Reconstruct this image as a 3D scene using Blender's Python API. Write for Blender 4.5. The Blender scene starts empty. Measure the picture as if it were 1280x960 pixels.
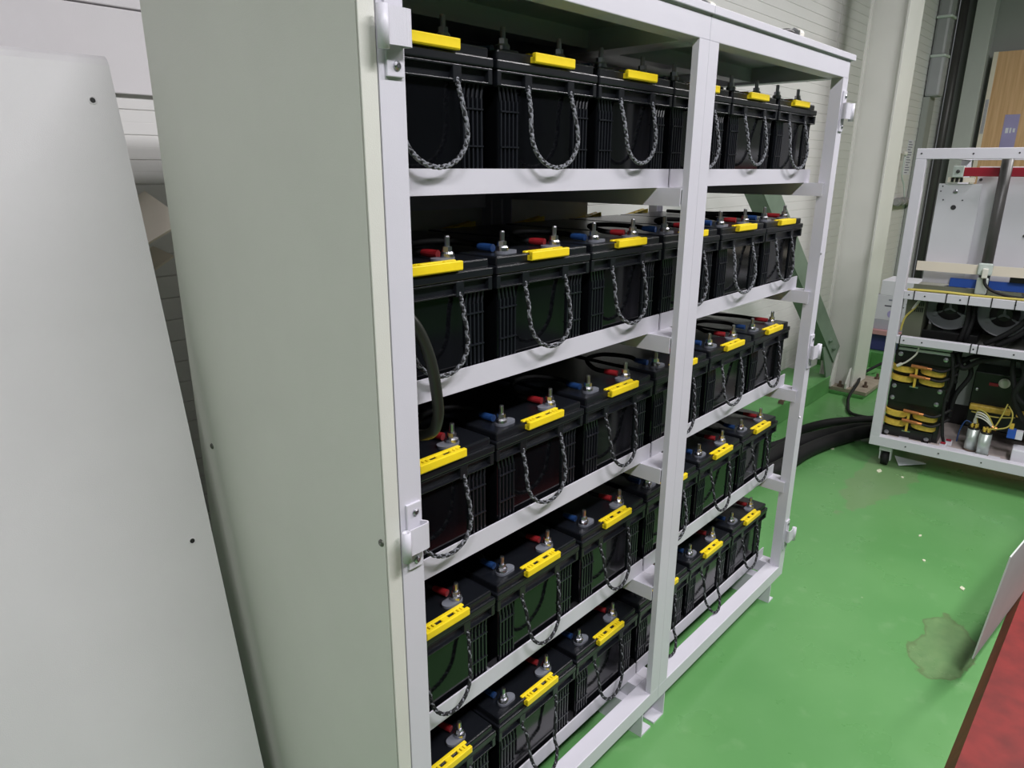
import bpy, bmesh, math, random
from mathutils import Vector, Matrix
random.seed(7)
C = bpy.context.scene.collection

# ------------------------------------------------------------------ camera
cam_d = bpy.data.cameras.new('camera')
cam_d.sensor_fit = 'HORIZONTAL'; cam_d.sensor_width = 36.0; cam_d.lens = 24.629
cam_d.clip_start = 0.01
cam = bpy.data.objects.new('camera', cam_d); C.objects.link(cam)
yaw, pitch, roll = math.radians(47.711), math.radians(17.193), math.radians(0.22)
fw = Vector((math.sin(yaw)*math.cos(pitch), math.cos(yaw)*math.cos(pitch), -math.sin(pitch)))
rt = Vector((math.cos(yaw), -math.sin(yaw), 0)); up = rt.cross(fw)
r2 = rt*math.cos(roll)+up*math.sin(roll); u2 = up*math.cos(roll)-rt*math.sin(roll)
m = Matrix((r2, u2, -fw)).transposed().to_4x4()
m.translation = Vector((-0.5687, -0.687, 1.325))
cam.matrix_world = m
bpy.context.scene.camera = cam

# ------------------------------------------------------------------ light
sc = bpy.context.scene
w = bpy.data.worlds.new('world'); sc.world = w; w.use_nodes = True
w.node_tree.nodes['Background'].inputs[0].default_value = (0.5, 0.52, 0.55, 1)
w.node_tree.nodes['Background'].inputs[1].default_value = 0.3
sc.view_settings.view_transform = 'Standard'; sc.view_settings.look = 'None'
sc.view_settings.gamma = 1.0; sc.view_settings.use_curve_mapping = False
sc.view_settings.exposure = -0.07
LIGHTS = [  # x, y, z, length along x, power, colour  (ceiling tube fittings)
    (-2.0, -1.5, 2.95, 1.2, 58, (0.985, 0.965, 1.0), 'nearest, left of the rack end'),
    (0.35, -1.5, 2.95, 1.2, 60, (0.98, 0.955, 1.0), 'before the nearer rack'),
    (2.35, -1.2, 2.95, 1.2, 58, (1.0, 0.965, 0.98), 'between the racks and the cart'),
    (4.2, -1.45, 2.95, 1.2, 54, (1.0, 0.96, 0.95), 'farthest, beyond the cart'),
]

# ------------------------------------------------------------------ materials
def s2l(c):
    return tuple((v/12.92 if v <= 0.04045 else ((v+0.055)/1.055)**2.4) for v in [x/255 for x in c])
def mat(name, rgb, rough=0.5, metal=0.0, var=0.06, scale=8.0, bump=0.0, bscale=300.0, coat=0.0, spec=0.5, emit=None):
    """principled surface with procedural mottling of the base colour and an optional fine grain"""
    M = bpy.data.materials.new(name); M.use_nodes = True
    nt = M.node_tree; b = nt.nodes['Principled BSDF']
    lin = s2l(rgb)
    tc = nt.nodes.new('ShaderNodeTexCoord')
    nz = nt.nodes.new('ShaderNodeTexNoise'); nz.inputs['Scale'].default_value = scale; nz.inputs['Detail'].default_value = 4
    nt.links.new(tc.outputs['Object'], nz.inputs['Vector'])
    rp = nt.nodes.new('ShaderNodeValToRGB')
    rp.color_ramp.elements[0].position = 0.3; rp.color_ramp.elements[1].position = 0.7
    rp.color_ramp.elements[0].color = (*[max(0, v*(1-var)) for v in lin], 1)
    rp.color_ramp.elements[1].color = (*[min(1, v*(1+var)) for v in lin], 1)
    nt.links.new(nz.outputs['Fac'], rp.inputs['Fac'])
    nt.links.new(rp.outputs['Color'], b.inputs['Base Color'])
    b.inputs['Roughness'].default_value = rough; b.inputs['Metallic'].default_value = metal
    b.inputs['Specular IOR Level'].default_value = spec
    b.inputs['Coat Weight'].default_value = coat
    if bump:
        n2 = nt.nodes.new('ShaderNodeTexNoise'); n2.inputs['Scale'].default_value = bscale
        nt.links.new(tc.outputs['Object'], n2.inputs['Vector'])
        bp = nt.nodes.new('ShaderNodeBump'); bp.inputs['Strength'].default_value = bump; bp.inputs['Distance'].default_value = 0.001
        nt.links.new(n2.outputs['Fac'], bp.inputs['Height']); nt.links.new(bp.outputs['Normal'], b.inputs['Normal'])
    if emit:
        b.inputs['Emission Color'].default_value = (*emit[0], 1); b.inputs['Emission Strength'].default_value = emit[1]
    return M
WHITE = mat('white_powder_coat', (214, 212, 221), 0.38, var=0.02, bump=0.15, bscale=700)
PANEL = mat('beige_grey_sheet', (217, 217, 209), 0.42, var=0.02, bump=0.2, bscale=600)
DOORP = mat('pale_panel_coat', (218, 215, 217), 0.45, var=0.02, bump=0.2, bscale=600)
CASE = mat('black_gloss_plastic', (11, 12, 15), 0.10, var=0.1, spec=0.45)
LID = mat('black_satin_plastic', (22, 24, 29), 0.28, var=0.12, bump=0.25, bscale=900, spec=0.6)
YELLOW = mat('yellow_plastic', (255, 222, 36), 0.4, var=0.05, scale=60)
ROPEL = mat('grey_rope_strand', (118, 120, 126), 0.8, var=0.35, scale=250)
ROPED = mat('black_rope_strand', (24, 25, 28), 0.7, var=0.3, scale=250)
STEEL = mat('zinc_steel', (190, 190, 196), 0.28, metal=1.0, var=0.08, scale=60)
SEAL = mat('grey_terminal_plastic', (116, 119, 128), 0.35, var=0.1, scale=60)
RED = mat('red_boot', (140, 28, 34), 0.4)
BLUE = mat('blue_boot', (30, 62, 112), 0.4)
RIBM = mat('black_rib_plastic', (26, 28, 34), 0.28, var=0.1, spec=0.6)
RUBBER = mat('black_rubber', (15, 15, 17), 0.7, var=0.15, scale=40)
OLIVEC = mat('dark_olive_cable', (36, 38, 33), 0.38, var=0.1)
WALLM = mat('wall_panel_coat', (222, 221, 219), 0.5, var=0.02, scale=3)
WALLG = mat('grey_wall_paint', (150, 154, 150), 0.6, var=0.03, scale=3)
DARKW = mat('dim_wall_paint', (74, 78, 84), 0.7, var=0.05, scale=2)
CEIL = mat('ceiling_board', (112, 114, 118), 0.8, var=0.02)
COLM = mat('steel_column_paint', (214, 214, 208), 0.4, var=0.03, scale=5)
BRACE = mat('green_grey_paint', (114, 131, 115), 0.45, var=0.08, scale=12)
PLINTH = mat('red_floor_paint', (128, 34, 30), 0.62, var=0.28, scale=14, bump=0.3, bscale=60)
WOOD = mat('wood_veneer', (214, 172, 128), 0.45, var=0.03)
LILAC = mat('lilac_plate', (166, 158, 204), 0.35)
PAPER = mat('white_paper', (226, 226, 234), 0.7, var=0.02)
INK = mat('grey_print', (130, 132, 148), 0.7)
INKD = mat('dark_print', (60, 60, 72), 0.7)
OLIVE = mat('olive_panel', (112, 116, 98), 0.45, var=0.04)
BLACKM = mat('black_lacquer', (22, 22, 22), 0.35, var=0.2, scale=30)
TAPE = mat('yellow_tape', (216, 184, 74), 0.45, var=0.18, scale=60)
COPPER = mat('copper_bar', (208, 138, 84), 0.35, metal=0.7, var=0.12, scale=50)
BUSRED = mat('red_busbar', (160, 28, 48), 0.45)
BLUEBAR = mat('blue_bar', (48, 92, 186), 0.4)
CREAM = mat('cream_angle', (232, 222, 206), 0.45, var=0.03)
DGREY = mat('dark_grey_tube', (70, 69, 68), 0.4, var=0.08)
LGREY = mat('light_grey_sheet', (214, 214, 220), 0.4, var=0.02)
REEL = mat('grey_disc', (142, 146, 150), 0.35, var=0.1)
ALU = mat('capacitor_can', (206, 216, 210), 0.38, metal=0.6, var=0.05)
TRAY = mat('tray_steel', (196, 184, 180), 0.45, var=0.12, scale=25)
MACH = mat('machine_grey', (196, 206, 200), 0.42, var=0.03)
STRAP = mat('white_wire', (222, 220, 210), 0.5)
WIREY = mat('yellow_green_wire', (190, 176, 84), 0.5)
RUST = mat('rusty_steel', (96, 78, 66), 0.7, var=0.25, scale=60)
TUBE = mat('tube_lamp', (255, 255, 255), 0.5, emit=((1, 1, 1), 6.0))
PIPEW = mat('ivory_pipe', (206, 204, 178), 0.45)

def curb_mat():
    return mat('green_curb_paint', (90, 148, 84), 0.4, var=0.14, scale=9, bump=0.3, bscale=50)
CURB = curb_mat()

def wood_grain(M):
    nt = M.node_tree; b = nt.nodes['Principled BSDF']
    tc = nt.nodes.new('ShaderNodeTexCoord'); mp = nt.nodes.new('ShaderNodeMapping')
    mp.inputs['Scale'].default_value = (30, 30, 1.2)
    nz = nt.nodes.new('ShaderNodeTexNoise'); nz.inputs['Scale'].default_value = 2.2; nz.inputs['Detail'].default_value = 5
    rp = nt.nodes.new('ShaderNodeValToRGB')
    rp.color_ramp.elements[0].position = 0.35; rp.color_ramp.elements[1].position = 0.65
    rp.color_ramp.elements[0].color = (*s2l((204, 160, 114)), 1); rp.color_ramp.elements[1].color = (*s2l((224, 184, 140)), 1)
    nt.links.new(tc.outputs['Object'], mp.inputs['Vector']); nt.links.new(mp.outputs['Vector'], nz.inputs['Vector'])
    nt.links.new(nz.outputs['Fac'], rp.inputs['Fac']); nt.links.new(rp.outputs['Color'], b.inputs['Base Color'])
wood_grain(WOOD)

def floor_mat():
    """green epoxy with mottling, scuffs, pale specks and two worn stains"""
    M = bpy.data.materials.new('green_epoxy'); M.use_nodes = True
    nt = M.node_tree; b = nt.nodes['Principled BSDF']; L = nt.links.new
    N = lambda t: nt.nodes.new(t)
    tc = N('ShaderNodeTexCoord')
    def noise(s, d=4):
        n = N('ShaderNodeTexNoise'); n.inputs['Scale'].default_value = s; n.inputs['Detail'].default_value = d
        L(tc.outputs['Object'], n.inputs['Vector']); return n.outputs['Fac']
    def ramp(f, p0, p1, c0, c1):
        r = N('ShaderNodeValToRGB'); r.color_ramp.elements[0].position = p0; r.color_ramp.elements[1].position = p1
        r.color_ramp.elements[0].color = (*c0, 1); r.color_ramp.elements[1].color = (*c1, 1); L(f, r.inputs['Fac']); return r.outputs['Color']
    def mix(f, a, c):
        x = N('ShaderNodeMix'); x.data_type = 'RGBA'; L(f, x.inputs[0])
        L(a, x.inputs[6])
        if isinstance(c, tuple): x.inputs[7].default_value = (*c, 1)
        else: L(c, x.inputs[7])
        return x.outputs[2]
    base = ramp(noise(2.3, 6), 0.3, 0.7, s2l((94, 152, 88)), s2l((106, 162, 98)))
    wear = ramp(noise(14, 8), 0.60, 0.78, (0, 0, 0), (0.35, 0.35, 0.35))
    col = mix(wear, base, s2l((140, 180, 130)))
    vor = N('ShaderNodeTexVoronoi'); vor.inputs['Scale'].default_value = 11; L(tc.outputs['Object'], vor.inputs['Vector'])
    sp = ramp(vor.outputs['Distance'], 0.03, 0.045, (1, 1, 1), (0, 0, 0))
    gate = ramp(noise(5, 2), 0.56, 0.60, (0, 0, 0), (0.75, 0.75, 0.75))
    mu = N('ShaderNodeMath'); mu.operation = 'MULTIPLY'; L(sp, mu.inputs[0]); L(gate, mu.inputs[1])
    col = mix(mu.outputs[0], col, s2l((205, 215, 180)))
    def stain(cx, cy, rx, ry, c, amt):
        mp = N('ShaderNodeMapping'); mp.vector_type = 'POINT'
        mp.inputs['Location'].default_value = (-cx/rx, -cy/ry, 0); mp.inputs['Scale'].default_value = (1/rx, 1/ry, 0)
        L(tc.outputs['Object'], mp.inputs['Vector'])
        ln = N('ShaderNodeVectorMath'); ln.operation = 'LENGTH'; L(mp.outputs['Vector'], ln.inputs[0])
        a = N('ShaderNodeMath'); a.operation = 'MULTIPLY_ADD'; L(noise(9, 5), a.inputs[0]); a.inputs[1].default_value = 1.4
        L(ln.outputs['Value'], a.inputs[2])
        h = N('ShaderNodeMath'); h.operation = 'MULTIPLY'; h.inputs[1].default_value = 0.4; L(a.outputs[0], h.inputs[0]); a = h
        return ramp(a.outputs[0], .655, .675, (amt,)*3, (0, 0, 0)), ramp(a.outputs[0], .625, .670, (0, 0, 0), (1, 1, 1))
    f, edge = stain(1.555, -0.462, 0.175, 0.085, None, 0.62)
    col = mix(f, col, mix(edge, ramp(noise(30), 0.3, 0.7, s2l((104, 128, 88)), s2l((126, 146, 104))), s2l((96, 84, 62))))
    f2, e2 = stain(2.72, 0.02, 0.45, 0.12, None, 0.5)
    col = mix(f2, col, s2l((124, 140, 104)))
    L(col, b.inputs['Base Color'])
    rr = ramp(noise(6, 5), 0.3, 0.7, (0.24,)*3, (0.4,)*3); L(rr, b.inputs['Roughness'])
    bp = N('ShaderNodeBump'); bp.inputs['Strength'].default_value = 0.15; bp.inputs['Distance'].default_value = 0.002
    L(noise(18, 4), bp.inputs['Height']); L(bp.outputs['Normal'], b.inputs['Normal'])
    return M
FLOOR = floor_mat()

# ------------------------------------------------------------------ geometry helpers
def box(bm, x0, x1, y0, y1, z0, z1, bev=0.0, seg=2):
    r = bmesh.ops.create_cube(bm, size=1.0)
    vs = r['verts']
    for v in vs:
        v.co = Vector((x0+(v.co.x+.5)*(x1-x0), y0+(v.co.y+.5)*(y1-y0), z0+(v.co.z+.5)*(z1-z0)))
    if bev:
        es = list({e for v in vs for e in v.link_edges})
        bmesh.ops.bevel(bm, geom=es, offset=bev, segments=seg, profile=0.5, affect='EDGES')
def rbox(bm, mtx, sx, sy, sz, bev=0.0):
    r = bmesh.ops.create_cube(bm, size=1.0); vs = r['verts']
    for v in vs: v.co = Vector((v.co.x*sx, v.co.y*sy, v.co.z*sz))
    if bev:
        es = list({e for v in vs for e in v.link_edges})
        g = bmesh.ops.bevel(bm, geom=es, offset=bev, segments=2, profile=0.5, affect='EDGES')
        vs = list({v for f in g['faces'] for v in f.verts} | {v for v in vs if v.is_valid})
    for v in vs: v.co = mtx @ v.co
def cyl(bm, p0, p1, r0, r1=None, n=16):
    p0, p1 = Vector(p0), Vector(p1); d = p1-p0
    r = bmesh.ops.create_cone(bm, cap_ends=True, segments=n, radius1=r0, radius2=r0 if r1 is None else r1, depth=d.length)
    q = d.to_track_quat('Z', 'Y').to_matrix().to_4x4(); q.translation = (p0+p1)/2
    bmesh.ops.transform(bm, matrix=q, verts=r['verts'])
def lathe(bm, prof, n=20, mtx=Matrix()):
    rings = []
    for (r, z) in prof:
        rings.append([bm.verts.new(mtx @ Vector((r*math.cos(2*math.pi*k/n), r*math.sin(2*math.pi*k/n), z))) for k in range(n)])
    for a, b_ in zip(rings, rings[1:]):
        for k in range(n): bm.faces.new((a[k], a[(k+1) % n], b_[(k+1) % n], b_[k]))
    bm.faces.new(list(reversed(rings[0]))); bm.faces.new(rings[-1])
def spline(pts, per=6):
    P = [Vector(p) for p in pts]; out = []
    for i in range(len(P)-1):
        a = P[max(i-1, 0)]; b_ = P[i]; c = P[i+1]; d = P[min(i+2, len(P)-1)]
        for k in range(per):
            t = k/per
            out.append(0.5*((2*b_)+(-a+c)*t+(2*a-5*b_+4*c-d)*t*t+(-a+3*b_-3*c+d)*t**3))
    out.append(P[-1]); return out
def frames(P):
    T = [(P[min(i+1, len(P)-1)]-P[max(i-1, 0)]).normalized() for i in range(len(P))]
    n = T[0].orthogonal().normalized(); F = []
    for t in T:
        n = (n-t*n.dot(t)).normalized(); F.append((n, t.cross(n)))
    return F
def tube(bm, pts, r, n=8, per=6, smooth=True, mi=0):
    P = spline(pts, per) if per else [Vector(p) for p in pts]
    F = frames(P); rings = []
    for p, (a, b_) in zip(P, F):
        rings.append([bm.verts.new(p+a*(r*math.cos(2*math.pi*k/n))+b_*(r*math.sin(2*math.pi*k/n))) for k in range(n)])
    for q, s in zip(rings, rings[1:]):
        for k in range(n):
            f = bm.faces.new((q[k], q[(k+1) % n], s[(k+1) % n], s[k])); f.smooth = smooth; f.material_index = mi
    for q, rv in ((rings[0], True), (rings[-1], False)):
        f = bm.faces.new(list(reversed(q)) if rv else q); f.material_index = mi
def prism(bm, poly, axis, a0, a1):
    """extrude a 2D polygon along an axis: 'x' -> (y,z), 'y' -> (x,z), 'z' -> (x,y)"""
    def P(p, a):
        return {'x': (a, p[0], p[1]), 'y': (p[0], a, p[1]), 'z': (p[0], p[1], a)}[axis]
    A = [bm.verts.new(P(p, a0)) for p in poly]; B = [bm.verts.new(P(p, a1)) for p in poly]
    n = len(poly)
    for k in range(n): bm.faces.new((A[k], A[(k+1) % n], B[(k+1) % n], B[k]))
    bm.faces.new(list(reversed(A))); bm.faces.new(B)
def obj(name, bm, m, parent=None, loc=None, smooth=False):
    bmesh.ops.recalc_face_normals(bm, faces=bm.faces[:])
    me = bpy.data.meshes.new(name); bm.to_mesh(me); bm.free()
    for k in (m if isinstance(m, (list, tuple)) else [m]): me.materials.append(k)
    if smooth:
        for p in me.polygons: p.use_smooth = True
    o = bpy.data.objects.new(name, me); C.objects.link(o)
    if parent is not None: o.parent = parent
    if loc is not None: o.location = loc
    return o
def part(name, m, parent, *boxes, bev=0.0, loc=None):
    bm = bmesh.new()
    for b in boxes: box(bm, *b, bev=bev)
    return obj(name, bm, m, parent, loc)
def thing(name, label, cat, loc=(0, 0, 0), rotz=0.0, group=None):
    o = bpy.data.objects.new(name, None); C.objects.link(o); o.empty_display_size = 0.05
    o.location = loc; o.rotation_euler = (0, 0, rotz)
    o['label'] = label; o['category'] = cat
    if group: o['group'] = group
    return o
def tag(o, label, cat, group=None):
    o['label'] = label; o['category'] = cat
    if group: o['group'] = group
    return o
def struct(o): o['kind'] = 'structure'; return o
def copy_tree(o, parent=None):
    c = o.copy(); C.objects.link(c)
    if parent is not None: c.parent = parent
    for ch in list(o.children): copy_tree(ch, c)
    return c
def cylpart(name, m, parent, p0, p1, r, n=16, r1=None):
    bm = bmesh.new(); cyl(bm, p0, p1, r, r1, n); o = obj(name, bm, m, parent)
    for p in o.data.polygons: p.use_smooth = len(p.vertices) == 4
    return o

# ------------------------------------------------------------------ the setting
YW = 0.91; XR = 6.62
struct(part('floor', FLOOR, None, (-3.6, XR+.1, -5.2, YW+.1, -0.1, 0)))
struct(part('ceiling', CEIL, None, (-3.6, XR+.1, -5.2, YW+.1, 3.1, 3.2)))
struct(part('wall_left', DARKW, None, (-3.7, -3.6, -5.2, YW+.1, 0, 3.1)))
struct(part('wall_front', DARKW, None, (-3.6, XR+.1, -5.3, -5.2, 0, 3.1)))
struct(part('wall_right', WALLG, None, (XR, XR+.1, -5.2, YW, 0, 3.1)))
wb = struct(part('wall_back', WALLM, None, (-3.6, XR+.1, YW+.04, YW+.1, 0, 3.1)))
def wall_panel(x0, x1):
    """insulated panel with horizontal pressed grooves, the main ones 48 mm apart and a shallow one between"""
    bm = bmesh.new(); prof = []; z = 0.0243; k = 0
    while z < 3.08:
        d, hw = ((0.0030, 0.0016) if k % 2 == 0 else (0.00018, 0.0012))
        prof += [(YW, z-hw), (YW+d, z), (YW, z+hw)]
        k += 1; z += 0.0243
    prof = [p for p in prof if p[1] < 3.1]+[(YW, 3.1)]
    prof = [(YW, 0.0)]+prof+[(YW+.039, 3.1), (YW+.039, 0.0)]
    n = len(prof)
    A = [bm.verts.new((x0, *p)) for p in prof]; B = [bm.verts.new((x1, *p)) for p in prof]
    for i in range(n): bm.faces.new((A[i], A[(i+1) % n], B[(i+1) % n], B[i]))
    bm.faces.new(A); bm.faces.new(list(reversed(B)))
    return obj('wall_panel', bm, WALLM, wb)
edges = [-3.59, -1.05, 0.95, 3.95, 6.6]
for a, b in zip(edges, edges[1:]): wall_panel(a+.005, b-.005)
# concrete curb along the foot of the back wall, broken by the column
bm = bmesh.new(); box(bm, -3.0, 3.80, 0.64, YW, 0, 0.112, bev=0.006); struct(obj('trim_1', bm, CURB))
bm = bmesh.new(); box(bm, 4.34, 6.5, 0.64, YW, 0, 0.112, bev=0.006); struct(obj('trim_2', bm, CURB))
bm = bmesh.new(); box(bm, 3.80, 4.34, 0.44, YW, 0, 0.022, bev=0.004); struct(obj('trim_3', bm, CURB))

# ceiling light fittings (out of view, they light the aisle)
for (x, y, z, ln, pw, colr, wh) in LIGHTS:
    t = thing('ceiling_light', 'long twin-tube ceiling light over the aisle, ' + wh, 'light', (x, y, 3.1), group='ceiling lights over the aisle')
    part('housing', LGREY, t, (-ln/2-.03, ln/2+.03, -.11, .11, -.05, 0))
    for s in (-.05, .05): cylpart('tube', TUBE, t, (-ln/2, s, -.07), (ln/2, s, -.07), .013)
    ld = bpy.data.lights.new('lamp', 'AREA'); ld.shape = 'RECTANGLE'; ld.size = ln; ld.size_y = 0.22
    ld.energy = pw; ld.color = colr
    lo = bpy.data.objects.new('lamp', ld); C.objects.link(lo); lo.parent = t; lo.location = (0, 0, -.10)

# ------------------------------------------------------------------ battery racks
Z1, DH, BH = 1.3228, 0.2938, 0.0353
YB = 0.065
SHELF = ['top shelf', 'second shelf', 'middle shelf', 'fourth shelf', 'bottom shelf']
def screw(parent, x, y, z, m=STEEL, r=.0055):
    """pan-head screw facing -y"""
    bm = bmesh.new(); lathe(bm, [(r, 0), (r*.95, .0015), (r*.55, .0032), (r*.15, .0032), (.0001, .0012)], 12,
                            Matrix.Translation((x, y, z)) @ Matrix.Rotation(math.pi/2, 4, 'X'))
    return obj('screw', bm, m, parent)
def hinge(rack, x0, z, side):
    """leaf plate on the post face, a strap bowed out past its edge, a rolled barrel"""
    h = part('hinge', WHITE, rack, (x0-.0125, x0+.0125, -.004, 0.0, z-.052, z+.048), bev=.001)
    screw(h, x0+.002, -.004, z+.034); screw(h, x0+.002, -.004, z-.040)
    bm = bmesh.new(); t = .0022
    path = [(x0+.0115*side*-1, -.004), (x0+.0155*side*-1, -.012), (x0+.0110*side*-1, -.0165), (x0+.012*side, -.0165), (x0+.020*side, -.0165)]
    P = spline([(p[0], p[1], 0) for p in path], 5)
    for a, b in zip(P, P[1:]):
        d = (b-a).normalized(); n = Vector((-d.y, d.x, 0))*t/2
        q = [a-n, b-n, b+n, a+n]
        prism(bm, [(v.x, v.y) for v in q], 'z', z-.021, z+.018)
    obj('strap', bm, WHITE, h)
    bm = bmesh.new(); bx = x0+.0255*side
    mt = Matrix.Translation((bx, -.0165, z-.026))
    lathe(bm, [(.0065, 0), (.0065, .044), (.0035, .044), (.0035, .030)], 16, mt)
    o = obj('barrel', bm, WHITE, h)
    for p in o.data.polygons: p.use_smooth = True
def post(rack, x0, x1, ya, depth, ra=True, zt=1.549, zb=.114):
    """bent sheet channel: front flange and two returns"""
    s = 1 if ya < .3 else -1
    yb = ya+s*depth; t = .0025
    B = [(x0, x1, min(ya, ya+s*t), max(ya, ya+s*t), zb, zt)]
    for x in (x0, x1-t): B.append((x, x+t, min(ya+s*t, yb), max(ya+s*t, yb), zb, zt))
    return part('post', WHITE, rack, *B)
def make_rack(name, label, xl0, xl1, xr0, xr1, bx0, bx1, brl, brr, legs, depths):
    k = thing(name, label, 'rack')
    D = 0.555
    post(k, xl0, xl1, 0.0, depths[0]); post(k, xr0, xr1, 0.0, depths[1])
    post(k, xl0, xl1, D, .03); post(k, xr0, xr1, D, .03)
    # frame rails, top and bottom
    for z0, z1 in ((1.549, 1.589), (.0737, .114)):
        part('rail', WHITE, k, (xl0, xr1, 0, .04, z0, z1), bev=.0015)
        part('rail', WHITE, k, (xl0, xr1, D-.04, D, z0, z1), bev=.0015)
        part('rail', WHITE, k, (xl0, xl1, .04, D-.04, z0, z1))
        part('rail', WHITE, k, (xr0, xr1, .04, D-.04, z0, z1))
    part('crossbar', WHITE, k, (xl1, xr0, .25, .29, 1.555, 1.589))
    # base channels
    for (wx, fx) in legs:
        t = .004; a, b = min(wx, fx), max(wx, fx)
        bm = bmesh.new()
        sgn = 1 if fx > wx else -1
        box(bm, min(wx, wx+sgn*t), max(wx, wx+sgn*t), .004, D-.004, 0, .0735)
        box(bm, min(wx+sgn*t, fx), max(wx+sgn*t, fx), .004, D-.004, 0, t)
        box(bm, min(wx+sgn*t, fx), max(wx+sgn*t, fx), .004, D-.004, .0735-t, .0735)
        obj('base_channel', bm, WHITE, k)
    # shelves: brackets front to back at both ends, angle beams on them
    t = .003
    for i in range(5):
        zt = Z1-DH*i; zb = zt-BH
        if i < 4:
            for (pa, pb, wall) in ((brl[0], brl[1], brl[2]), (brr[0], brr[1], brr[2])):
                part('bracket', WHITE, k, (pa, pb, .0135, D-.0135, zb-t, zb), (wall, wall+t, .0135, D-.0135, zb-.034, zb-t))
        part('shelf_beam', WHITE, k, (bx0, bx1, YB, YB+t, zb, zt), (bx0, bx1, YB+t, YB+.045, zb, zb+t))
        part('shelf_beam', WHITE, k, (bx0, bx1, .527, .527+t, zb, zt), (bx0, bx1, .485, .527, zb, zb+t))
        if xl0 < 0 and i < 4: part('rear_tie', WHITE, k, (xl1, xr0-.007, .536, .539, zb-.055, zb-.002))
    return k
KL = make_rack('battery_rack', 'white steel five-shelf rack with closed grey end panel, nearer half of the battery bank',
               -.0375, 0, .686, .7236, -.034, .720, (-.036, -.004, -.007), (.680, .7236, .680), [(.006, -.038), (.662, .706)], (.03, .0135))
KR = make_rack('battery_rack', 'white open-ended five-shelf rack farther along, beside the grey column',
               .7242, .7615, 1.4495, 1.487, .727, 1.477, (.7242, .767, .764), (1.440, 1.487, 1.440), [(.767, .721), (1.41, 1.4445)], (.0135, .03))
# the end panel of the nearer rack: sheet with a folded front edge
bm = bmesh.new()
box(bm, -.0625, -.0605, .004, .556, .03, 1.589)
box(bm, -.0625, -.0395, .0, .002, .03, 1.589, bev=.0009)
box(bm, -.0415, -.0395, .002, .02, .03, 1.589)
box(bm, -.0605, -.0395, .554, .556, .03, 1.589)
ep = obj('end_panel', bm, PANEL, KL); ep['label'] = 'smooth beige-grey end panel'
for (y, z) in ((.012, .837), (.506, .841)):
    bm = bmesh.new(); lathe(bm, [(.0055, 0), (.005, .0015), (.003, .0028), (.0012, .0028), (.0001, .001)], 12,
                            Matrix.Translation((-.0625, y, z)) @ Matrix.Rotation(-math.pi/2, 4, 'Y'))
    obj('screw', bm, mat('panel_screw', (110, 112, 104), .4, metal=.6), ep)
part('back_panel', PANEL, KL, (-.06, .7236, .5565, .5585, .006, 1.589))  # added sheet that blocks light from behind, so the shelves stay dark
part('back_panel', PANEL, KR, (.7242, 1.12, .5565, .5585, .006, 1.589))  # partial sheet, also added, to darken what shows through the nearer shelves
# caps
part('top_cap', WHITE, KL, (-.064, .7235, -.006, .562, 1.5925, 1.6065), (-.06, .72, 0, .555, 1.589, 1.5925), bev=.001)
part('top_cap', WHITE, KR, (.7243, 1.508, -.006, .562, 1.5925, 1.6065), (.728, 1.49, 0, .555, 1.589, 1.5925), bev=.001)
for z in (1.475, .837, .20): hinge(KL, -.0165, z, -1)
for z in (1.47, .82, .225): hinge(KR, 1.4705, z, 1)
def gland(x, y, lb):
    g = thing('cable_gland', lb, 'gland', (x, y, 1.6065), group='glands on the rack top')
    bm = bmesh.new(); mt = Matrix.Translation((0, 0, .013)) @ Matrix.Rotation(math.pi/2, 4, 'Y')
    lathe(bm, [(.010, -.012), (.013, -.010), (.013, .010), (.010, .014), (.006, .016)], 14, mt); obj('gland_body', bm, STRAP, g)
    bm = bmesh.new(); lathe(bm, [(.0128, -.022), (.0128, -.0125)], 6, mt); obj('gland_nut', bm, STEEL, g)
    bm = bmesh.new(); tube(bm, [(-.020, 0, .013), (-.045, .004, .016), (-.075, .02, .010), (-.09, .05, .0065)], .006, 8); obj('lead', bm, DGREY, g, smooth=True)
gland(1.195, .03, 'small pale cable gland lying on top of the farther rack, nearer its far end')
gland(.80, .05, 'small pale cable gland lying on the top cap just past the middle post')
# screws on the left post
for z in (.62, 1.10): screw(KR, 1.452, -.0005, z, r=.003)

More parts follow.
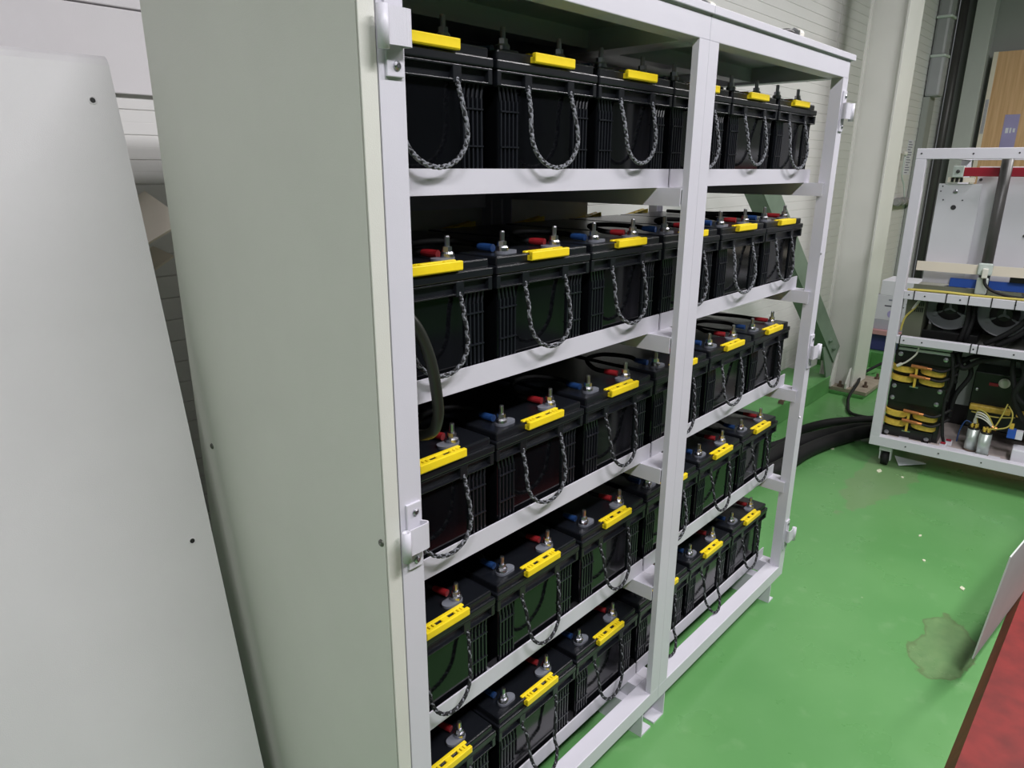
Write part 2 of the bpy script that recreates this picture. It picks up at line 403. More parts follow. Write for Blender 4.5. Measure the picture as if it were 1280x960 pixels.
# ------------------------------------------------------------------ batteries
BL = .46
def make_battery(loopset):
    root = thing('battery', '', 'battery')
    # case: body, corner ribs with cross bars, foot line
    bm = bmesh.new()
    box(bm, -.109, .109, .012, BL-.012, 0, .150, bev=.003)
    obj('case', bm, CASE, root)
    bm = bmesh.new()
    for s in (-1, 1):
        for q in range(5):
            x = s*(.105-q*.0088)
            prism(bm, [(x-.0016, .0085), (x+.0016, .0085), (x+.0016, .0125), (x-.0016, .0125)], 'z', .004, .128)
            # flared top of each rib
            cyl(bm, (x, .0105, .126), (x+s*.0035, .0105, .147), .0018, .0018, 6)
        for z in (.112, .062):
            box(bm, s*.107 if s < 0 else .0672, -.0672 if s < 0 else s*.107, .0070, .0125, z, z+.0022)
    o = obj('corner_ribs', bm, RIBM, root); o['kind'] = 'stuff'
    # rim with recessed pockets
    bm = bmesh.new()
    box(bm, -.119, .119, .010, BL-.010, .146, .168)
    for (a, b) in ((.0, .0115), (BL-.0115, BL)):
        box(bm, -.1205, .1205, a+.002, b, .1645, .1675, bev=.0008)
        box(bm, -.1205, .1205, a+.002, b, .1465, .1490, bev=.0008)
        for x0, x1 in ((-.1205, -.112), (-.060, -.044), (.044, .060), (.112, .1205)):
            box(bm, x0, x1, a+.0015 if a == 0 else a, b, .1440 if abs(x0) < .1 else .1465, .1675, bev=.001)
    obj('rim', bm, LID, root)
    # lid in two steps
    bm = bmesh.new()
    box(bm, -.1215, .1215, 0, BL, .1685, .1815, bev=.0022)
    box(bm, -.1165, .1165, .0055, BL-.0055, .1805, .1955, bev=.0030)
    obj('lid', bm, LID, root)
    # yellow grip clips at both ends
    def clip(rear):
        bm = bmesh.new(); L = .0485; cx = .004
        box(bm, cx-L, cx+L, -.0045, .016, .1835, .1925, bev=.001)
        for (a, b) in ((-.0055, .0020), (.0095, .017)):
            box(bm, cx-L, cx+L, a, b, .1845, .1980, bev=.0014)
        for q in (-.036, -.028, -.020, .028, .036, .043):
            box(bm, q-.0026, q+.0026, .0005, .011, .190, .1978, bev=.0008)
        box(bm, -.003, .011, .0015, .0105, .190, .1970, bev=.0006)
        o = obj('grip_clip', bm, YELLOW, root)
        if rear:
            o.location = (0, BL-.010, .004); o.rotation_euler = (0, math.radians(-8), 0)
    clip(False); clip(True)
    # twisted rope handle hanging from the front tabs
    w0, drop, bulge, skew, light = loopset
    zt_ = .150; zl = drop
    W_ = .054+w0; RR = .050; zc = drop+RR
    pts = [(-.052, .004, zt_), (-.053, .000, .136), (-.053-w0*.4, -.005, .116)]
    for q in range(9):
        th = math.pi*q/8; dz = RR*math.sin(th)
        pts.append((-W_*math.cos(th)+skew*math.sin(th), -.010-bulge*math.sin(th), zc-dz))
    pts += [(.053+w0*.4, -.005, .116), (.053, .000, .136), (.052, .004, zt_)]
    P = spline(pts, 9); F = frames(P); bm = bmesh.new()
    for sidx in range(4):
        Q = []; sg = 1 if sidx % 2 else -1
        for i, (p, (a, b)) in enumerate(zip(P, F)):
            ang = sg*i*0.78+sidx*math.pi/2
            Q.append(p+a*(.0020*math.cos(ang))+b*(.0020*math.sin(ang)))
        tube(bm, Q, .0018, 5, per=0, mi=(0 if sidx < light else 1))
    obj('rope_handle', bm, [ROPEL, ROPED], root)
    # terminals: oval seal plate, boss, nut and stud
    for (x, s) in ((-.079, 1), (.053, -1)):
        y = .030; z = .1955
        bm = bmesh.new()
        lathe(bm, [(.0105, 0), (.0105, .010), (.0090, .0125)], 18, Matrix.Translation((x, y, z)))
        lathe(bm, [(.0075, .0), (.0075, .0075)], 6, Matrix.Translation((x, y, z+.0125)))
        lathe(bm, [(.0042, 0), (.0042, .016), (.0034, .018)], 10, Matrix.Translation((x, y, z+.018)))
        tm = obj('terminal', bm, STEEL, root)
        bm = bmesh.new()
        pl = [(x+.0118*math.cos(a)+(s*.018 if math.cos(a)*s > 0 else 0), y+.0112*math.sin(a)) for a in [2*math.pi*(q+.5)/24 for q in range(24)]]
        prism(bm, pl, 'z', z-.0005, z+.0045)
        obj('terminal_seal', bm, SEAL, tm)
    return root
VAR = [(.004, .034, .004, 0, 3), (.000, .036, .006, .003, 2), (-.008, .030, .010, -.003, 1), (-.016, .004, .020, .003, 1), (-.004, .042, .004, -.002, 3)]
PROTO = [make_battery(v) for v in VAR]
used = [False]*len(VAR)
PICK = [[0, 0, 4, 0, 4, 0], [1, 1, 1, 1, 0, 1], [1, 1, 2, 2, 1, 2], [2, 2, 2, 1, 2, 2], [3, 3, 2, 3, 3, 2]]  # greyer ropes on the upper shelves stand in for stronger light there
ORD = ['nearest', 'second', 'third', 'fourth', 'fifth', 'farthest']
X0, PB = -.0332, .25
BZ = []
for i in range(5):
    bz = Z1-DH*i-BH+.0032; BZ.append(bz)
    for k in range(6):
        v = PICK[i][k]
        if used[v]: b = copy_tree(PROTO[v])
        else: b = PROTO[v]; used[v] = True
        dx = (-.003 if k < 3 else .003)
        b.location = (X0+PB*(k+.5)+random.uniform(-.0015, .0015), .0575+.004+random.uniform(-.001, .0025), bz)
        b['label'] = 'black lidded battery with yellow clip and rope loop, %s of six on the %s' % (ORD[k], SHELF[i])
        b['group'] = 'batteries on the ' + SHELF[i]

# jumper cables between neighbouring batteries: red boot on one terminal, blue boot on the next
def boot(parent, m, p, q):
    p, q = Vector(p), Vector(q); bm = bmesh.new()
    d = (q-p)
    cyl(bm, p, p+d*.65, .0064, .0062, 12); cyl(bm, p+d*.65, q, .0062, .0050, 12)
    return obj('boot', bm, m, parent, smooth=False)
for i in range(5):
    zt = BZ[i]+.1955+.0072
    for k in range(-1, 6):
        xr = X0+PB*(k+.5)+.053; xl = X0+PB*(k+1.5)-.079; y = .0915
        yl = y+.012
        if k == -1:
            bm = bmesh.new(); tube(bm, [(xl-.004, yl+.035, zt), (xl-.012, yl+.09, zt+.002), (xl-.02, yl+.20, zt-.001), (xl-.02, yl+.34, zt)], .0050, 8)
            o = obj('battery_cable', bm, RUBBER)
            tag(o, 'black lead with blue boot running back over the nearest battery, %s' % SHELF[i], 'cable', 'end leads of the battery rows')
            boot(o, BLUE, (xl, yl, zt), (xl-.005, yl+.040, zt))
        elif k == 5:
            bm = bmesh.new(); tube(bm, [(xr-.004, yl+.035, zt), (xr-.02, yl+.08, zt+.004), (xr-.03, yl+.20, zt), (xr-.02, yl+.34, zt)], .0050, 8)
            o = obj('battery_cable', bm, RUBBER)
            tag(o, 'black lead with red boot running back over the farthest battery, %s' % SHELF[i], 'cable', 'end leads of the battery rows')
            boot(o, RED, (xr, yl, zt), (xr-.006, yl+.040, zt+.001))
        else:
            bm = bmesh.new(); w_ = xl-xr; j = random.uniform(-.01, .015)
            tube(bm, [(xr-.006, yl+.034, zt), (xr-.012, yl+.062, zt+.003), (xr+w_*.25, yl+.105+j, zt+.006), (xr+w_*.75, yl+.105+j, zt+.006), (xl+.004, yl+.062, zt+.003), (xl-.003, yl+.034, zt)], .0050, 8)
            o = obj('battery_cable', bm, RUBBER)
            tag(o, 'short black jumper cable joining the %s and %s battery, %s' % (ORD[k], ORD[k+1], SHELF[i]), 'cable', 'jumper cables of the ' + SHELF[i])
            boot(o, RED, (xr-.002, yl+.008, zt), (xr-.009, yl+.036, zt+.001)); boot(o, BLUE, (xl-.001, yl+.008, zt), (xl-.004, yl+.038, zt+.001))
# thick cable hanging down the front at the left end
bm = bmesh.new(); tube(bm, [(-.030, .040, 1.20), (-.004, .043, 1.16), (.026, .031, 1.122), (.047, .028, 1.075), (.060, .030, 1.02), (.066, .036, .975), (.066, .060, .945), (.055, .13, .934), (.02, .22, .936)], .0085, 12)
tag(obj('power_cable', bm, OLIVEC, smooth=True), 'thick olive-black cable hanging over the second shelf beam by the near post', 'cable')

# ------------------------------------------------------------------ left: leaning panel, duct, strips
# a loose panel leaning back against the wall duct
n = thing('leaning_panel', 'large pale cabinet panel leaning beside the rack end, with small screw holes', 'panel', (-.60, .334, 0))
n.rotation_euler = (-math.atan(.19), 0, 0)
HP = 1.5225
bm = bmesh.new()
box(bm, -.5, .5, 0, .002, 0, HP-.018)
prism(bm, [(0, HP-.018), (.003, HP-.008), (.010, HP-.001), (.022, HP), (.022, HP-.003), (.012, HP-.004), (.005, HP-.010), (.002, HP-.018)], 'x', -.5, .5)
box(bm, .498, .5, .002, .022, 0, HP-.012); box(bm, -.5, -.498, .002, .022, 0, HP-.012); box(bm, -.498, .498, .002, .022, 0, .002)
obj('sheet', bm, DOORP, n)
DARKH = mat('hole_dark', (30, 30, 30), .6)
for (x, z) in ((.464, .707), (.464, 1.449), (.464, .09)):
    bm = bmesh.new()
    lathe(bm, [(.0065, 0), (.0065, .0008), (.0048, .0012), (.0040, .0002)], 16, Matrix.Translation((x, 0, z)) @ Matrix.Rotation(math.pi/2, 4, 'X'))
    h = obj('hole_rim', bm, DOORP, n)
    bm = bmesh.new(); lathe(bm, [(.0040, 0), (.0040, .0006)], 12, Matrix.Translation((x, -.0002, z)) @ Matrix.Rotation(math.pi/2, 4, 'X'))
    obj('hole', bm, DARKH, h)
d = thing('wall_cladding', 'smooth pale cladding sheet on the wall above the leaning panel', 'cladding', (0, 0, 0))
bm = bmesh.new(); box(bm, -1.9, .26, YW-.012, YW-.0005, 1.462, 1.6165, bev=.002); obj('cladding_sheet', bm, DOORP, d)
bm = bmesh.new(); box(bm, -1.9, .26, YW-.012, YW-.0005, 1.6195, 2.05, bev=.002); obj('cladding_sheet', bm, DOORP, d)
# tilted pale plate standing in for a sunlit patch and ledge
bm = bmesh.new()
for f in [((-.095, .72, 1.160), (.035, .72, 1.225), (.035, .90, 1.275), (-.095, .90, 1.210))]:
    top = [bm.verts.new(p) for p in f]; bot = [bm.verts.new((p[0], p[1], p[2]-.004)) for p in f]
    bm.faces.new(top); bm.faces.new(list(reversed(bot)))
    for k in range(4): bm.faces.new((top[k], bot[k], bot[(k+1) % 4], top[(k+1) % 4]))
tag(obj('pale_strip', bm, CREAM), 'cream tilted plate standing in for a sunlit patch and ledge behind the leaning panel', 'strip')
bm = bmesh.new()
for f in [((-.095, .80, 1.075), (.035, .80, 1.150), (.035, .90, 1.162), (-.095, .90, 1.087))]:
    top = [bm.verts.new(p) for p in f]; bot = [bm.verts.new((p[0], p[1], p[2]-.004)) for p in f]
    bm.faces.new(top); bm.faces.new(list(reversed(bot)))
    for k in range(4): bm.faces.new((top[k], bot[k], bot[(k+1) % 4], top[(k+1) % 4]))
tag(obj('pale_strip', bm, CREAM), 'thin grey steel strip below the cream plate behind the leaning panel', 'strip')

# ------------------------------------------------------------------ steel column, brace and foot details
def hcol(label, x0, x1, y0, y1, z0, m=COLM, t=.011):
    k = thing('steel_column', label, 'column', (x0, y0, z0))
    w_, dd, hh = x1-x0, y1-y0, 3.1-z0
    part('flange', m, k, (0, w_, 0, t, 0, hh), bev=.001)
    part('flange', m, k, (0, w_, dd-t, dd, 0, hh), bev=.001)
    part('web', m, k, (w_/2-.10, w_/2-.092, t, dd-t, 0, hh))
    return k
col = hcol('pale grey steel column on a bolted base, right of the racks', 3.86, 4.12, .53, .73, .045)
part('base_plate', mat('dirty_base_plate', (150, 140, 124), .6, var=.2, scale=20), col, (-.055, .34, -.10, .22, -.023, 0), bev=.002)
bm = bmesh.new(); prism(bm, [(.0, 0), (-.075, 0), (-.075, .03), (0, .20)], 'y', .10, .112); obj('gusset', bm, COLM, col)
bm = bmesh.new(); prism(bm, [(.0, 0), (-.06, 0), (-.06, .03), (0, .12)], 'y', .015, .025); obj('gusset', bm, COLM, col)
for (x, y) in ((-.03, .06), (-.03, .16), (.30, -.06), (.06, -.06)):
    bm = bmesh.new(); lathe(bm, [(.016, 0), (.016, .012)], 6, Matrix.Translation((x, y, 0))); lathe(bm, [(.008, 0), (.008, .022), (.006, .026)], 10, Matrix.Translation((x, y, .010)))
    obj('anchor_bolt', bm, RUST, col)
# diagonal brace
b = thing('diagonal_brace', 'green-grey steel angle brace slanting down to the column foot', 'brace', (3.80, .64, .27))
ang = math.atan2(.90, 1.13)
R = Matrix.Rotation(ang, 4, 'Y')
bm = bmesh.new()
rbox(bm, R @ Matrix.Translation((-.95, 0, 0)), 2.0, .008, .115)
rbox(bm, R @ Matrix.Translation((-.95, .045, -.054)), 2.0, .085, .008)
obj('angle', bm, BRACE, b)
for q in (-.06, -.16):
    p = R @ Vector((q, -.004, -.015))
    bm = bmesh.new(); mt = Matrix.Translation(p) @ Matrix.Rotation(math.pi/2, 4, 'X')
    lathe(bm, [(.016, 0), (.016, .012)], 6, mt); lathe(bm, [(.008, .012), (.008, .02)], 8, mt)
    obj('bolt', bm, BRACE, b)
bm = bmesh.new(); prism(bm, [(-.20, .05), (-.05, -.20), (.01, -.215), (.012, .01), (-.06, .06)], 'y', .004, .012); obj('gusset', bm, BRACE, b)
# small things on the curb
bm = bmesh.new(); lathe(bm, [(.021, 0), (.021, .26), (.016, .262)], 16, Matrix.Translation((3.75, .79, .112)))
tag(obj('pipe_stub', bm, PIPEW, smooth=False), 'short ivory pipe standing on the green curb by the brace', 'pipe')
bm = bmesh.new(); cyl(bm, (3.06, .65, .120), (3.17, .665, .124), .011, n=10); cyl(bm, (3.05, .648, .120), (3.06, .65, .120), .016, n=6)
tag(obj('anchor_bolt', bm, RUST), 'rusty anchor bolt lying on the edge of the green curb', 'bolt')
# thick floor cables between rack and cart
for q, (dy, r, lb) in enumerate(((0.0, .034, 'thick black cable on the floor into the cart, one nearer the viewer'), (.085, .034, 'thick black cable on the floor into the cart, one nearer the wall'))):
    bm = bmesh.new()
    tube(bm, ([(.9, .600, .036), (1.5, .600, .036)] if q == 0 else [(.9, .76, .147), (1.45, .74, .147), (1.68, .66, .130)])+[(1.9, .50+dy, r+.002), (2.35, .385+dy, r), (2.69, .36+dy, r), (2.95, .30+dy*.8, r+.002), (3.13, .20+dy*.5, .05), (3.2, .04+dy*.5, .055)], r, 14, 8)
    o = obj('floor_cable', bm, RUBBER, smooth=True); tag(o, lb, 'cable', 'thick floor cables')
bm = bmesh.new(); tube(bm, [(2.55, .55, .024), (2.75, .49, .024), (2.95, .50, .024), (3.2, .42, .024), (3.35, .22, .05)], .022, 12, 8)
tag(obj('floor_cable', bm, RUBBER, smooth=True), 'thinner black cable end branching off behind the thick floor cables', 'cable')
bm = bmesh.new(); tube(bm, [(4.45, .50, .10), (4.17, .56, .06), (3.86, .50, .075), (3.70, .49, .04), (3.62, .47, .011), (3.46, .40, .011), (3.44, .25, .02), (3.42, .1, .05)], .009, 8, 8)
tag(obj('thin_cable', bm, RUBBER, smooth=True), 'thin black cable looping on the floor past the column base', 'cable')

# ------------------------------------------------------------------ far right: notice, second column, downpipe, door
pn = thing('wall_notice', 'narrow white paper notice on the ribbed wall above the cart', 'notice', (5.81, YW-.002, 1.41))
part('sheet', PAPER, pn, (-.075, .075, 0, .0015, -.13, .13))
for q in range(13):
    z = .115-q*.019; L = (.062 if q % 3 else .04)
    part('print_line', INK, pn, (-.06, -.06+L*1.9, -.0006, 0, z-.004, z+.003))
CONDG = mat('conduit_grey', (146, 146, 144), .5)
fc = thing('conduit_fitting', 'grey conduit fitting with a thin wire on the wall behind the cart', 'conduit', (5.62, .86, 1.08))
cylpart('body', CONDG, fc, (-.10, .015, 0), (.32, .015, -.01), .024)
for x in (-.05, .08, .22): cylpart('collar', CONDG, fc, (x-.018, .015, 0), (x+.018, .015, 0), .032)
bm = bmesh.new(); tube(bm, [(.06, 0, .03), (.03, .01, .12), (-.03, .02, .20), (-.03, .02, .34)], .006, 6); obj('wire', bm, MACH, fc)
cylpart('bushing', STRAP, fc, (-.03, .02, .34), (-.03, .02, .37), .016)
dp = thing('downpipe', 'grey boxed downpipe with ringed joints high on the wall', 'duct', (6.00, .80, 0))
bm = bmesh.new(); box(bm, -.07, .07, .0, .105, 1.86, 2.15, bev=.02); obj('lower_box', bm, mat('downpipe_grey', (160, 162, 166), .4), dp)
bm = bmesh.new(); box(bm, -.06, .06, .01, .105, 2.15, 3.1, bev=.02); obj('upper_box', bm, mat('downpipe_grey_dark', (150, 152, 154), .4), dp)
for z in (2.15, 2.42): part('joint_ring', MACH, dp, (-.072, .072, -.004, .105, z-.010, z+.010), bev=.006)
# cover strip below it and the dim recess in the corner
bm = bmesh.new(); box(bm, 5.94, 6.10, .86, YW-.004, 0, 1.86); struct(obj('trim_4', bm, WALLG))
struct(part('trim_6', mat('pilaster_paint', (186, 190, 186), .5, var=.02), None, (6.46, XR, .63, .76, 0, 3.1), bev=.004))
tag(cylpart('vertical_conduit', DGREY, None, (6.50, .85, 0), (6.50, .85, 3.09), .030, 18), 'dark vertical conduit in the far corner of the ribbed wall', 'conduit')
do = thing('wooden_door', 'light wood door leaf standing against the far grey wall', 'door', (6.50, .585, 0))
bm = bmesh.new(); box(bm, 0, .042, -.90, -.0, .0, 2.21, bev=.001); obj('leaf', bm, WOOD, do)
part('edge_strip', CREAM, do, (-.001, .043, 0, .004, 0, 2.211), (-.002, .0, -.028, .004, 0, 2.211))
part('latch_plate', STEEL, do, (-.004, -.002, -.024, -.002, 1.60, 1.86))
sg = part('sign_plate', LILAC, do, (-.004, 0, -.255, -.155, 1.44, 1.74), bev=.0008)
for q, (a, b_, z0, z1) in enumerate(((-.195, -.175, 1.60, 1.64), (-.215, -.203, 1.60, 1.64), (-.24, -.225, 1.605, 1.635))):
    part('print_mark', PAPER, sg, (-.005, -.004, a, b_, z0, z1))
# stacked boxes behind the column
bx = [('white carton topmost of the stack between column and cart', .50, .60, PAPER, .18), ('printed pale carton under the white one behind the cart', .33, .50, mat('carton_pale', (206, 206, 214), .7), .19), ('grey carton at the bottom of the stack behind the cart', .262, .33, mat('carton_grey', (168, 170, 180), .7), .18)]
for q, (lb, z0, z1, m_, hw) in enumerate(bx):
    t = thing('carton', lb, 'box', (4.66, .60, 0), group='cartons behind the cart')
    bm = bmesh.new(); box(bm, 0, .26, -hw, .06+.02*q, z0, z1, bev=.003); obj('body', bm, m_, t)
    if q == 1:
        for (a, c_, zz, hh, mm) in ((-.10, .02, .425, .008, INKD), (-.06, .0, .465, .010, INK), (-.16, -.11, .45, .006, INK)):
            part('print_line', mm, t, (-.0008, 0, a, c_, zz, zz+hh))
        bm = bmesh.new(); lathe(bm, [(.026, 0), (.026, .0008)], 20, Matrix.Translation((0, -.03, .375)) @ Matrix.Rotation(-math.pi/2, 4, 'Y')); obj('round_print', bm, LILAC, t)
t = part('pallet_tray', mat('pink_tray', (186, 140, 140), .6), None, (4.62, 5.0, .38, .70, .232, .262)); tag(t, 'pinkish tray under the carton stack behind the cart', 'tray')
t = part('storage_crate', mat('blue_crate', (60, 62, 120), .5), None, (4.66, 4.98, .40, .69, .112, .232), bev=.008); tag(t, 'dark blue crate on the curb below the pink tray', 'crate')
t = part('carton_foot', CURB, None, (4.60, 5.06, .36, .64, 0, .112), bev=.004); struct(t); t.name = 'trim_5'
bm = bmesh.new(); box(bm, 4.60, 4.65, .55, .615, .27, .335, bev=.01)
bpy.data.meshes.new('tmp'); bm.free()

# ------------------------------------------------------------------ equipment cart
K = thing('equipment_cart', 'white open-frame cart of transformers, capacitors and busbars on castors', 'cart', (2.80, .128, 0), math.atan2(-1, .08))
W, D = 1.15, .52
for (x, y) in ((0, 0), (W-.04, 0), (.11, D-.04), (W-.15, D-.04)):
    part('post', WHITE, K, (x, x+.04, y, y+.04, .145, 1.363), bev=.002)
def crail(z0, z1, m=WHITE):
    r = part('rail', m, K, (0, W, 0, .04, z0, z1), bev=.002)
    part('rail', m, K, (.11, W-.11, D-.04, D, z0, z1), bev=.002)
    part('rail', m, K, (.11, .15, .04, D-.04, z0, z1)); part('rail', m, K, (W-.15, W-.11, .04, D-.04, z0, z1))
    return r
rt_ = crail(1.363, 1.405); rb = crail(.100, .146)
r1 = part('shelf_rail', WHITE, K, (.04, W-.04, 0, .03, .786, .822), bev=.0015)
r2_ = part('shelf_rail', WHITE, K, (.04, W-.04, 0, .03, .588, .622), bev=.0015)
for z in (.786, .588):
    part('shelf_rail', WHITE, K, (.04, W-.04, D-.03, D, z, z+.035)); 
part('shelf_plate', mat('shelf_plate', (150, 150, 140), .5), K, (.04, W-.04, .03, D-.03, .800, .806))
part('shelf_plate', mat('shelf_plate_low', (120, 120, 116), .5), K, (.04, W-.04, .03, D-.03, .590, .596))
part('base_tray', TRAY, K, (.04, W-.04, .04, D-.04, .120, .128))
DOT = mat('screw_hole', (50, 50, 52), .5)
def dots(parent, L):
    for (x, z) in L:
        bm = bmesh.new(); lathe(bm, [(.0035, 0), (.0035, .001)], 8, Matrix.Translation((x, 0, z)) @ Matrix.Rotation(math.pi/2, 4, 'X')); obj('hole', bm, DOT, parent)
dots(rt_, [(.018, 1.385), (.20, 1.383), (.35, 1.385)]); dots(r1, [(.06, .805), (.12, .805), (.25, .804), (.44, .805)])
dots(r2_, [(.07, .605), (.14, .605), (.33, .606), (.47, .605)]); dots(rb, [(.15, .122), (.28, .123), (.44, .122)])
for x in (.08, .20, .28, .36, .44):   # cable ties round the upper shelf rail
    part('cable_tie', RUBBER, r1, (x-.002, x+.002, -.002, .032, .784, .824))
for x in (.055, .32, .345): part('cable_tie', RUBBER, r2_, (x-.002, x+.002, -.002, .032, .586, .624))
bm = bmesh.new()
for q in range(2): tube(bm, [(.05, .012+.008*q, .826), (.18, .008+.01*q, .829), (.32, .012+.006*q, .826), (.5, .01+.006*q, .828)], .005, 6)
obj('wire_bundle', bm, WIREY, K)
# castors
def castor(x, y):
    c = part('castor', LGREY, K, (x-.03, x+.03, y-.03, y+.03, .094, .100))
    bm = bmesh.new()
    for s in (-1, 1): prism(bm, [(y-.026, .094), (y+.026, .094), (y+.012, .025), (y-.012, .025)], 'x', x+s*.022-.0025, x+s*.022+.0025)
    box(bm, x-.0265, x+.0265, y-.026, y+.026, .072, .094, bev=.002)
    obj('fork', bm, LGREY, c)
    cylpart('wheel', RUBBER, c, (x-.014, y, .032), (x+.014, y, .032), .032, 20)
for x in (.07, W-.07):
    for y in (.05, D-.05): castor(x, y)
# upper bay: insulated busbar, panels, tube, angle, blue bar
part('busbar', BUSRED, K, (.168, W-.06, .10, .112, 1.296, 1.331), bev=.002)
ib = part('insulator', MACH, K, (.130, .168, .085, .125, 1.292, 1.337), bev=.002)
bm = bmesh.new(); lathe(bm, [(.007, 0), (.007, .003), (.003, .004)], 12, Matrix.Translation((.149, .085, 1.315)) @ Matrix.Rotation(math.pi/2, 4, 'X')); obj('screw', bm, DGREY, ib)
part('bracket', CREAM, K, (.115, .21, .10, .14, 1.272, 1.292)); 
for q in range(3): part('spacer', BLACKM, K, (.128+q*.016, .138+q*.016, .095, .10, 1.273, 1.290))
pA = part('back_panel', LGREY, K, (.085, .240, .115, .121, .85, 1.266), bev=.0015)
bm = bmesh.new(); lathe(bm, [(.009, 0), (.009, .003), (.004, .004)], 12, Matrix.Translation((.150, .115, 1.235)) @ Matrix.Rotation(math.pi/2, 4, 'X')); obj('screw', bm, STEEL, pA)
bm = bmesh.new(); lathe(bm, [(.010, 0), (.010, .0012)], 14, Matrix.Translation((.152, .115, 1.17)) @ Matrix.Rotation(math.pi/2, 4, 'X')); obj('hole', bm, DOT, pA)
for x, z in ((.10, 1.255), (.096, 1.235), (.11, 1.20), (.18, 1.20)):
    bm = bmesh.new(); lathe(bm, [(.003, 0), (.003, .001)], 8, Matrix.Translation((x, .115, z)) @ Matrix.Rotation(math.pi/2, 4, 'X')); obj('hole', bm, DOT, pA)
pB = part('back_panel', LGREY, K, (.215, .435, .15, .156, .85, 1.335), bev=.0015)
for x, z in ((.228, 1.283), (.225, 1.07), (.415, 1.065), (.23, 1.325)):
    bm = bmesh.new(); lathe(bm, [(.006, 0), (.006, .003)], 10, Matrix.Translation((x, .15, z)) @ Matrix.Rotation(math.pi/2, 4, 'X')); obj('screw', bm, DGREY, pB)
part('dark_unit', BLACKM, K, (.45, W-.06, .16, .40, .86, 1.25), bev=.004)
tb = cylpart('round_tube', DGREY, K, (.312, .085, .808), (.312, .085, 1.40), .0205, 20)
part('tube_clamp', MACH, K, (.285, .337, .058, .068, .905, .955), (.289, .330, .058, .112, .825, .895), bev=.006)
part('plug', STRAP, K, (.304, .324, .040, .058, .895, .935), bev=.003)
bm = bmesh.new(); tube(bm, [(.316, .048, .897), (.322, .046, .872), (.350, .044, .848), (.41, .040, .832), (.46, .036, .830)], .006, 8); obj('plug_lead', bm, RUBBER, K, smooth=True)
part('cross_angle', CREAM, K, (.06, W-.06, .070, .073, .905, .945), (.06, W-.06, .073, .105, .905, .908))
part('blue_bar', BLUEBAR, K, (.19, .46, .100, .106, .843, .880), bev=.001)
part('connector_block', BLACKM, K, (.40, .49, .08, .10, .882, .903), bev=.002)
part('green_angle', OLIVE, K, (.06, .45, .09, .096, .806, .842))
# middle bay: olive box with vent slots, two reels, dark cabling
ob = part('olive_box', OLIVE, K, (.045, .118, .085, .30, .596, .800), bev=.002)
for r_ in range(2):
    for q in range(5): part('vent_slot', BLACKM, ob, (.080+q*.0072, .084+q*.0072, .0835, .085, .722+r_*.026, .742+r_*.026))
bm = bmesh.new(); tube(bm, [(.10, .06, .790), (.085, .055, .745), (.055, .04, .70), (.046, .034, .640)], .0045, 6); obj('yellow_wire', bm, WIREY, K)
bm = bmesh.new(); tube(bm, [(.100, .06, .785), (.088, .055, .760), (.076, .055, .735)], .0055, 8); obj('white_lead', bm, STRAP, K)
def reel(x, z, r, y):
    mt = Matrix.Translation((x, y, z)) @ Matrix.Rotation(math.pi/2, 4, 'X')
    bm = bmesh.new(); lathe(bm, [(r*.985, -.02), (r, -.01), (r, .004), (r*.975, .008), (r*.93, .006), (r*.46, .006), (r*.44, .0)], 40, mt)
    o = obj('reel_disc', bm, REEL, K, smooth=False)
    bm = bmesh.new(); lathe(bm, [(r*.55, .0065), (r*.55, .012), (r*.28, .022), (r*.12, .022)], 24, mt); obj('hub', bm, BLACKM, o)
    for q in range(3):
        a = math.radians((210, 330, 95)[q]); p = mt @ Vector((r*.62*math.cos(a), r*.62*math.sin(a), .008)); c_ = mt @ Vector((0, 0, .022))
        bm = bmesh.new(); cyl(bm, c_, p, .006, n=8); cyl(bm, p, p+(mt.to_3x3() @ Vector((0, 0, .014))), .010, n=10); obj('spoke', bm, REEL, o)
reel(.207, .742, .100, .175); reel(.405, .735, .100, .19)
part('dark_divider', BLACKM, K, (.118, .33, .12, .28, .597, .640), bev=.002)
part('dark_backing', mat('dark_backing', (64, 66, 66), .5), K, (.118, W-.05, .40, .41, .597, .800))
part('dark_backing', BLACKM, K, (.05, W-.05, D-.052, D-.044, .128, .588))
def cable(pts, r=.010, m=RUBBER, nm='cable'):
    bm = bmesh.new(); tube(bm, pts, r, 8, 7); return obj(nm, bm, m, K, smooth=True)
cable([(.275, .12, .80), (.282, .10, .70), (.270, .10, .62), (.262, .13, .598)])
cable([(.295, .13, .80), (.300, .11, .72), (.290, .10, .64), (.285, .13, .598)])
cable([(.50, .10, .80), (.485, .085, .74), (.44, .085, .68), (.36, .09, .615)], .011)
cable([(.53, .10, .80), (.51, .085, .73), (.47, .085, .67), (.40, .09, .612)], .011)
